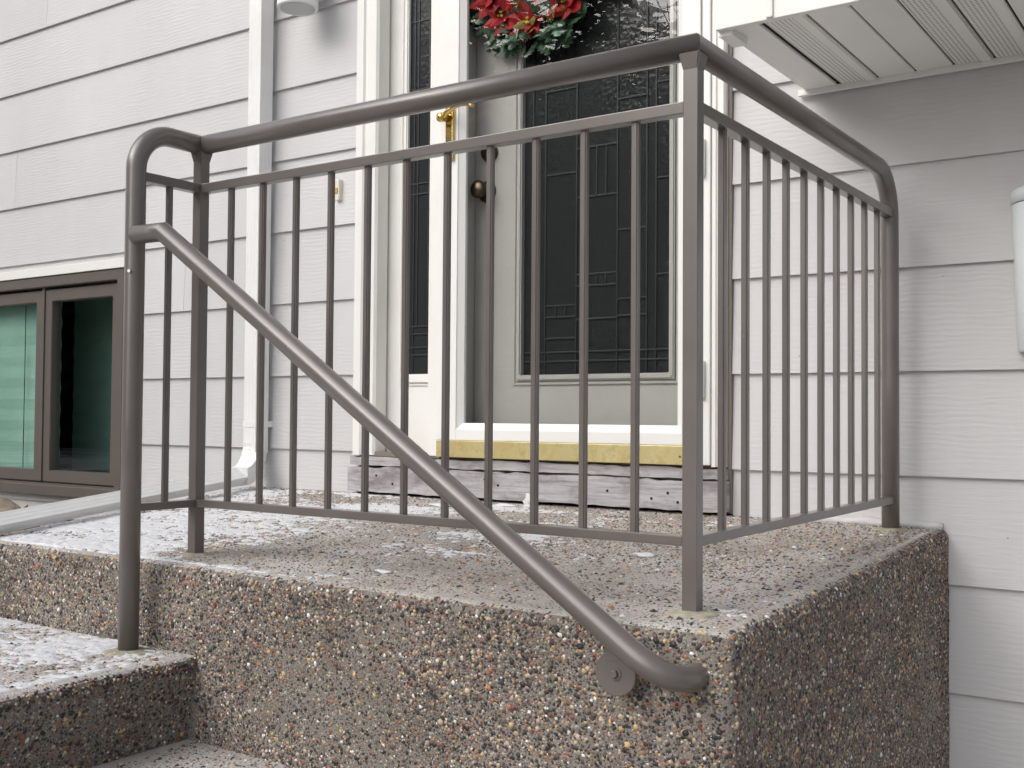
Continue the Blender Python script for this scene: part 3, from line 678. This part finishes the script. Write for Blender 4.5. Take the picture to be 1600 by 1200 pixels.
# basement window
win = link(bpy.data.objects.new('basement_window', None), house)
frame_ring('frame', WX0, WX1, -.035, .893, .045, -.016, .06, M_TAUPE, win, .003, .04)
box('window_sill', WX0 - .01, WX1 + .01, -.035, .01, -.045, -.001, M_TAUPE, win, .004)
box('head_flashing', WX0 - .01, WX1 + .01, -.022, .01, .895, .932, M_TRIM, win, .002)
for (x0, x1) in ((-4.975, -4.388), (-4.372, -3.848), (-5.555, -4.985)):
    s_ = frame_ring('sash', x0, x1, .009, .838, .052, .004, .05, M_TAUPE, win, .003, .05)
    box('pane', x0 + .05, x1 - .05, .028, .032, .055, .790, M_WGLASS, s_)
box('mullion', -4.3885, -4.3715, -.002, .05, .012, .846, M_TAUPE, win, .002)
def shade(x0, x1, y, z0, z1, n):
    v = []; f = []
    for i in range(2 * n + 1):
        z = z0 + (z1 - z0) * i / (2 * n); yy = y - (.004 if i % 2 else 0); v += [(x0, yy, z), (x1, yy, z), (x0, yy + .02, z), (x1, yy + .02, z)]
        if i:
            b = 4 * i - 4; f += [(b, b + 1, b + 5, b + 4), (b + 2, b + 6, b + 7, b + 3), (b, b + 4, b + 6, b + 2), (b + 1, b + 3, b + 7, b + 5)]
    mesh_obj('pleated_shade', v, f, M_SHADE, win)
shade(-5.5, -4.40, .085, .03, .80, 8); shade(-4.66, -3.80, .34, .03, .86, 8)
for x in (-4.62, -4.10): tube('shade_cord', [(x, .066 if x < -4.4 else .32, .06), (x, .066 if x < -4.4 else .32, .80)], .0018, M_DARK, win, 6)
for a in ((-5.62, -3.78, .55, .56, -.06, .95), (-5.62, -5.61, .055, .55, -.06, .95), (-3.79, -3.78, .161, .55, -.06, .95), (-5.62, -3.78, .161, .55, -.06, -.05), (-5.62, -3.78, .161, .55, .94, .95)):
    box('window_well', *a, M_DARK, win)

# low eave on the right
eave = link(bpy.data.objects.new('eave', None), house)
EZ, EY, EX = 1.155, -.55, -.972
box('fascia', EX - .012, 3.2, EY - .018, EY, EZ - .006, EZ + .19, M_TRIM, eave, .002)
box('fascia_joint', -.868, -.852, EY - .024, EY - .0182, EZ - .004, EZ + .19, M_TRIM, eave, .003)
box('end_board', EX - .012, EX + .008, EY, -.004, EZ + .002, EZ + .19, M_TRIM, eave, .002)
box('fascia_return', EX - .0125, EX + .02, EY, EY + .085, EZ - .016, EZ + .003, M_SOFF, eave, .002)
box('frieze_strip', EX - .03, 3.2, -.012, .0, EZ - .012, EZ + .004, M_SOFF, eave, .002)
gx = [-.972, -.896, -.794, -.703, -.614, -.523, -.432, -.341, -.25, -.159, -.068, .023, .114]
for i, (a, b) in enumerate(zip(gx, gx[1:])):
    box('soffit_panel', a + (.010 if i == 1 else .0025), b - .0025, EY + .001, -.013, EZ, EZ + .010, M_PERF if i in (1, 4, 5, 8, 9) else M_SOFF, eave, .0045)
    if i in (1, 4, 5, 8, 9):
        box('soffit_border', b - .028, b - .007, EY + .001, -.013, EZ - .002, EZ - .0002, M_SOFF, eave, .0005)
box('soffit_backing', EX + .02, 3.2, EY + .001, .0, EZ + .007, EZ + .03, M_DARK, eave)
box('roof_edge', EX - .03, 3.2, EY - .05, .02, EZ + .191, EZ + .21, mat('shingle', (.09, .085, .08), .9), eave)

# downspout
def rect_sweep(name, path, W, H, m, parent, side_axis, ribs=3):
    prof = []
    for k in range(4):
        a = [(-1, -1), (1, -1), (1, 1), (-1, 1)][k]; b = [(1, -1), (1, 1), (-1, 1), (-1, -1)][k]
        steps = 2 * ribs + 1
        for i in range(steps):
            for e in (0.12, .88):
                t_ = (i + e) / steps; p = Vector((a[0] + (b[0] - a[0]) * t_, a[1] + (b[1] - a[1]) * t_))
                ins = .975 if i % 2 else 1.0
                if a[0] == b[0]: p.x *= ins
                else: p.y *= ins
                prof.append(p)
    P = [Vector(p[:3]) for p in path]; sc = [p[3] if len(p) > 3 else 1 for p in path]; n = len(prof); v = []; f = []
    S = Vector(side_axis).normalized()
    for i, p in enumerate(P):
        d = ((P[min(i + 1, len(P) - 1)] - P[max(i - 1, 0)])).normalized(); s = (S - d * S.dot(d)).normalized(); u_ = s.cross(d)
        for q_ in prof: v.append(p + s * q_.x * W / 2 * sc[i] + u_ * q_.y * H / 2 * sc[i])
        if i:
            for k in range(n): f.append((i * n - n + k, i * n - n + (k + 1) % n, i * n + (k + 1) % n, i * n + k))
    f += [tuple(range(n))[::-1], tuple(range(len(v) - n, len(v)))]
    return mesh_obj(name, v, f, m, parent)
ds = link(bpy.data.objects.new('downspout', None), house)
rect_sweep('downspout_pipe', [(-2.985, -.046, 2.6), (-2.985, -.046, 1.2), (-2.985, -.046, .17)], .063, .060, M_SPOUT, ds, (1, 0, 0))
ep = []; hd = Vector((.32, -.95, 0)).normalized(); top = Vector((-2.985, -.046, .205)); re = .115
for i in range(25):
    a = math.pi / 2 * i / 24 * .97; p = top + hd * re * (1 - math.cos(a)) + Vector((0, 0, -re * math.sin(a))); ep.append((p.x, p.y, p.z, 1.02 + (.022 if i % 3 == 1 else 0)))
rect_sweep('elbow', ep, .063, .060, M_SPOUT, ds, (1, .33, 0), 3)
e_end = Vector(ep[-1][:3]); xa = e_end - hd * .02; xb = Vector((-2.545, -1.46, -.0)) ; xb.z = zl(-1.3) + .022
rect_sweep('extension', [(*xa, 1.25), (*(xa * .9 + xb * .1), 1.12), (*((xa + xb) / 2), 1.0), (*xb, 1.0)], .046, .030, M_SPOUT, ds, (1, .33, -.75))
for z in (.26, 1.9): box('strap', -3.0185, -2.9515, -.0775, .006, z, z + .022, M_SPOUT, ds, .001)

# ------------------------------------------------------------------ fixtures on the wall
lamp = thing('wall_lamp', (-2.735, .0, 1.70), 'white cylindrical wall lamp with open grey underside, left of the door', 'wall lamp')
lathe('lamp_shade', [(.066, .0), (.070, .0), (.070, .005), (.070, .30), (.066, .305), (.002, .305)], (-2.735, -.11, 1.70), (0, 0, 1), M_LAMP, lamp, 36)
lathe('reflector', [(.060, .0), (.045, .05), (.03, .06)], (-2.735, -.11, 1.6985), (0, 0, 1), mat('grey_reflector', (.45, .47, .47), .4), lamp, 30)
box('wall_bracket', -2.775, -2.695, -.045, .012, 1.76, 1.92, M_LAMP, lamp, .004)
bell = thing('doorbell', (-2.638, .0, 1.06), 'small ivory doorbell button on the siding left of the door casing', 'doorbell')
box('bell_plate', -2.648, -2.626, -.012, .012, 1.045, 1.118, M_BELL, bell, .003)
box('button', -2.643, -2.631, -.0155, -.0122, 1.068, 1.088, mat('amber_button', (.55, .38, .14), .3), bell, .001)
fx = thing('wall_box', (-.36, 0, .46), 'white tapered box fixed to the siding, cut by the right picture edge', 'wall box')
def taper(name, prof, m, parent):
    v = []; f = []; n = 20
    for (z, hw, dp) in prof:
        for k in range(n + 1):
            a = math.pi * k / n; v.append((-.33 - hw * math.cos(a), .011 - dp * math.sin(a) ** .7, z))
    w = n + 1
    for i in range(len(prof) - 1):
        for k in range(n): f.append((i * w + k, i * w + k + 1, (i + 1) * w + k + 1, (i + 1) * w + k))
        f.append((i * w + n, i * w, (i + 1) * w, (i + 1) * w + n))
    f += [tuple(range(w))[::-1], tuple(range((len(prof) - 1) * w, len(prof) * w))]
    o = mesh_obj(name, v, f, m, parent); o.data.polygons.foreach_set('use_smooth', [len(p.vertices) == 4 for p in o.data.polygons]); return o
taper('box_body', [(.463, .146, .10), (.466, .149, .104), (.800, .160, .118), (.803, .158, .116)], M_FIX, fx)
taper('box_lid', [(.804, .162, .121), (.832, .162, .121), (.838, .156, .112)], M_FIX, fx)

# ------------------------------------------------------------------ wreath
WC = Vector((-1.838, .045, 1.705)); WR = .195
wr = thing('wreath', WC, 'holiday wreath of holly leaves and red poinsettias hanging on the front door', 'wreath')
tube('wreath_ring', [WC + Vector((math.cos(a) * WR, .0, math.sin(a) * WR)) for a in np.linspace(0, 2 * math.pi, 41)], .030, M_WIRE, wr, 10)
def leaf_mesh(name, outline, m, cup=.12):
    """outline: half-widths along a unit length; folded along the midrib"""
    v = []; f = []; n = len(outline)
    for i, w in enumerate(outline):
        t_ = i / (n - 1); sag = -.18 * t_ * t_; v += [(-w, abs(w) * cup * 2 + sag + .01, t_), (0, sag, t_), (w, abs(w) * cup * 2 + sag + .01, t_)]
        if i: b = 3 * i - 3; f += [(b, b + 1, b + 4, b + 3), (b + 1, b + 2, b + 5, b + 4)]
    me = bpy.data.meshes.new(name); me.from_pydata([(x, -y, z) for x, y, z in v], [], f); me.materials.append(m); me.update(); return me
holly_o = [.02, .20, .12, .30, .17, .33, .18, .26, .10, .14, .0]
petal_o = [.05, .16, .24, .29, .29, .25, .18, .10, .0]
LM = {k: leaf_mesh(k, holly_o, m) for k, m in (('holly', M_HOLLY), ('pale', M_HOLLY2), ('gold', M_GOLDL))}
PM = leaf_mesh('petal', petal_o, M_PETAL, .2); PG = leaf_mesh('gold_petal', petal_o, M_GOLDL, .15)
rw = random.Random(4)
def place_leaf(name, me, p, direc, size, parent, roll=0.0):
    z = Vector(direc).normalized(); y = Vector((0, -1, 0)); x = z.cross(-y).normalized() if abs(z.y) < .95 else Vector((1, 0, 0)); y2 = z.cross(x)
    Mx = Matrix((x, y2, z)).transposed() @ Matrix.Rotation(roll, 3, 'Z')
    o = bpy.data.objects.new(name, me); link(o, parent); 
    o.matrix_basis = Matrix.Translation(p) @ Mx.to_4x4() @ Matrix.Scale(size, 4); return o
for i in range(300):
    a = rw.uniform(0, 2 * math.pi); rad = Vector((math.cos(a), 0, math.sin(a))); tang = Vector((-math.sin(a), 0, math.cos(a))); th = rw.uniform(-1.6, 1.6)
    p = WC + rad * (WR + .045 * math.sin(th)) + Vector((0, -.028 * math.cos(th), 0))
    d = rad * math.sin(th) * rw.uniform(.5, 1.2) + tang * rw.uniform(-.8, .8) + Vector((0, -rw.uniform(.05, .5) * math.cos(th) , 0))
    k = 'holly' if rw.random() < .80 else ('pale' if rw.random() < .6 else 'gold')
    if p.y - .03 > .0 or True:
        d.y = max(d.y, -.35); place_leaf('holly_leaf', LM[k], p, d, rw.uniform(.055, .085), wr, rw.uniform(-.7, .7))
for i, a in enumerate((-128, -96, -52, -12, 35, 80, 120, 165, 205)):
    a = R(a); c = WC + Vector((math.cos(a) * (WR - .005), -.038, math.sin(a) * (WR - .005)))
    fl = link(bpy.data.objects.new('poinsettia', None), wr)
    for k in range(7):
        t_ = 2 * math.pi * k / 7 + i; place_leaf('petal', PM, c, (math.cos(t_), -.10, math.sin(t_)), rw.uniform(.066, .080), fl, rw.uniform(-.2, .2))
    for k in range(5):
        t_ = 2 * math.pi * k / 5 + i * 2 + .3; place_leaf('petal', PG if (i == 1 and k % 2) else PM, c + Vector((0, -.004, 0)), (math.cos(t_), -.35, math.sin(t_)), rw.uniform(.042, .055), fl)
    bm = bmesh.new()
    for k in range(7): bmesh.ops.create_icosphere(bm, subdivisions=1, radius=.0042, matrix=Matrix.Translation(c + Vector((rw.uniform(-.009, .009), -.014, rw.uniform(-.009, .009)))))
    bm_obj('flower_centre', bm, M_STAMEN, fl)

# ------------------------------------------------------------------ small things lying about
def lump(name, c, s, m, seed, flat=.6, sub=3, amp=.22, **kw):
    bm = bmesh.new(); bmesh.ops.create_icosphere(bm, subdivisions=sub, radius=1); rr = np.random.default_rng(seed); ph = rr.uniform(0, 6.28, (6, 3)); fr = rr.uniform(1.2, 4.2, (6, 3))
    for v in bm.verts:
        w = 1 + amp * sum(math.sin(v.co.x * f[0] + p[0]) * math.sin(v.co.y * f[1] + p[1]) * math.cos(v.co.z * f[2] + p[2]) for f, p in zip(fr, ph)) / 1.6
        v.co = Vector((v.co.x * s[0] * w, v.co.y * s[1] * w, v.co.z * s[2] * w))
    for v in bm.verts: v.co += Vector(c)
    return bm_obj(name, bm, m, None, True, **kw)
lump('rock', (-4.20, -.40, -.17), (.30, .24, .15), M_ROCK, 5, label='tan brown rock beside the basement window at the left edge', cat='rock')
lv = [(0, 0, 0), (.03, -.012, .004), (.022, .006, .02), (.05, .0, .034), (.026, .012, .046), (.03, .01, .078), (.004, .0, .056), (-.02, .008, .07), (-.018, -.004, .044), (-.044, .004, .04), (-.022, .006, .02), (-.03, .0, .006)]
lf = mesh_obj('dry_leaf', [(-3.955 + x * 1.3, -.36 + y + .25 * x, -.135 + z * 1.15) for x, y, z in lv] + [(-3.955 + x * 1.3, -.3585 + y + .25 * x, -.135 + z * 1.15) for x, y, z in lv], [tuple(range(12)), tuple(range(23, 11, -1))] + [(i, 12 + i, 12 + (i + 1) % 12, (i + 1) % 12) for i in range(12)], M_LEAF_R, None, label='curled reddish brown dry leaf beside the rock', cat='leaf')
SC = [((-1.80, -.055), (.018, .013, .020), 'upright white snow chunk against the weathered board below the door'),
      ((-1.845, -.115), (.040, .016, .006), 'long flat snow scrap in front of the weathered sill board'),
      ((-1.775, -.10), (.020, .012, .006), 'small snow crumb just left of the upright snow chunk'),
      ((-2.03, -.19), (.045, .013, .005), 'flat snow scrap lying behind the handrail near the sidelight'),
      ((-1.075, -.72), (.024, .014, .005), 'lone snow scrap on the landing nearest the corner post'),
      ((-1.42, -1.14), (.018, .010, .004), 'tiny snow crumb near the front edge of the landing')]
for i, ((x, y), s, lb) in enumerate(SC): lump('snow_scrap', (x, y, zl(y) + s[2] * .6), s, M_SNOW, 60 + i, sub=2, amp=.45, label=lb, cat='snow scrap', group='snow scraps on the landing')

# ------------------------------------------------------------------ trees across the yard (seen in the glass)
def tube_into(V, Fa, P, rads, n=6):
    base0 = len(V)
    for i, p in enumerate(P):
        d = (P[min(i + 1, len(P) - 1)] - P[max(i - 1, 0)]).normalized(); a = d.orthogonal().normalized(); b = d.cross(a)
        for k in range(n): t_ = 2 * math.pi * k / n; V.append(p + (a * math.cos(t_) + b * math.sin(t_)) * rads[i])
        if i:
            o_ = base0 + i * n
            for k in range(n): Fa.append((o_ - n + k, o_ - n + (k + 1) % n, o_ + (k + 1) % n, o_ + k))
def bare_tree(x, y, h, seed, label):
    rr = random.Random(seed); z0 = float(gh(np.array(x), np.array(y))); t = thing('bare_tree', (x, y, z0), label, 'tree', 'leafless trees across the yard')
    V, Fa, V2, F2 = [], [], [], []
    def grow(p, d, L, r, lev):
        P = [p]; 
        for i in range(4):
            d = (d + Vector((rr.uniform(-.13, .13), rr.uniform(-.13, .13), rr.uniform(-.02, .1)))).normalized(); P.append(P[-1] + d * L / 4)
        tube_into(V if lev == 0 else V2, Fa if lev == 0 else F2, P, [r * (1 - .13 * i) for i in range(5)], 8 if lev == 0 else 4)
        if lev >= 4: return
        for k in range(rr.randint(3, 5) if lev else 6):
            q_ = P[rr.randint(2, 4)]; ax = d.orthogonal().normalized(); ax.rotate(Matrix.Rotation(rr.uniform(0, 6.28), 3, d)); nd = (d + ax * rr.uniform(.45, 1.0)).normalized()
            grow(q_, nd, L * rr.uniform(.5, .72), r * .5, lev + 1)
    grow(Vector((x, y, z0 - .2)), Vector((0, 0, 1)), h * .42, h * .022, 0)
    mesh_obj('trunk', V, Fa, M_BARK, t, True); mesh_obj('crown', V2, F2, M_BARK, t)
def evergreen_wood(spots):
    V, Q, nb = [], [], 0; rr = np.random.default_rng(100)
    for (x, y, h) in spots:
        z0 = float(gh(np.array(x), np.array(y))); n = 3000
        f = (1 - np.sqrt(rr.random(n))) * .95 + .03; tier = .75 + .25 * np.sin(f * h * 5.5 + rr.uniform(0, .6, n)); rad = (1 - f) ** .8 * h * .22 * tier * np.sqrt(rr.uniform(.2, 1, n)); a = rr.uniform(0, 2 * np.pi, n)
        c = np.stack([x + rad * np.cos(a), y + rad * np.sin(a), z0 + f * h - .10 * rad], 1); out = np.stack([np.cos(a), np.sin(a), rr.uniform(-.5, .1, n)], 1); sid = np.stack([-np.sin(a), np.cos(a), rr.uniform(-.4, .4, n)], 1)
        L = rr.uniform(.25, .5, (n, 1)); W = rr.uniform(.07, .14, (n, 1))
        V.append(np.stack([c - sid * W, c + out * L * .5 - sid * W * .8, c + out * L, c + sid * W], 1).reshape(-1, 3)); Q.append(np.arange(4 * n).reshape(-1, 4) + nb); nb += 4 * n
    mesh_obj('evergreen_wood', np.concatenate(V).tolist(), np.concatenate(Q).tolist(), M_NEEDLE, None, kind='stuff', label='dark evergreen wood across the yard, mirrored in the door glass', cat='wood')
rs = random.Random(9); EV = []
for i in range(44):
    th = R(19 + 46 * i / 43); d = 20 + rs.uniform(-3, 3); EV.append((-math.sin(th) * d - 1.5, -math.cos(th) * d, rs.uniform(8.6, 11.4)))
evergreen_wood(EV)
for i, (x, y, h) in enumerate([(-12.0, -12.5, 8.5), (-8.6, -12.0, 8.0), (-15.6, -10.5, 9.0), (-6.0, -13.5, 8.5), (-18.0, -8.5, 8.2)]): bare_tree(x, y, h, 40 + i, 'leafless tree across the yard, mirrored in the door glass')
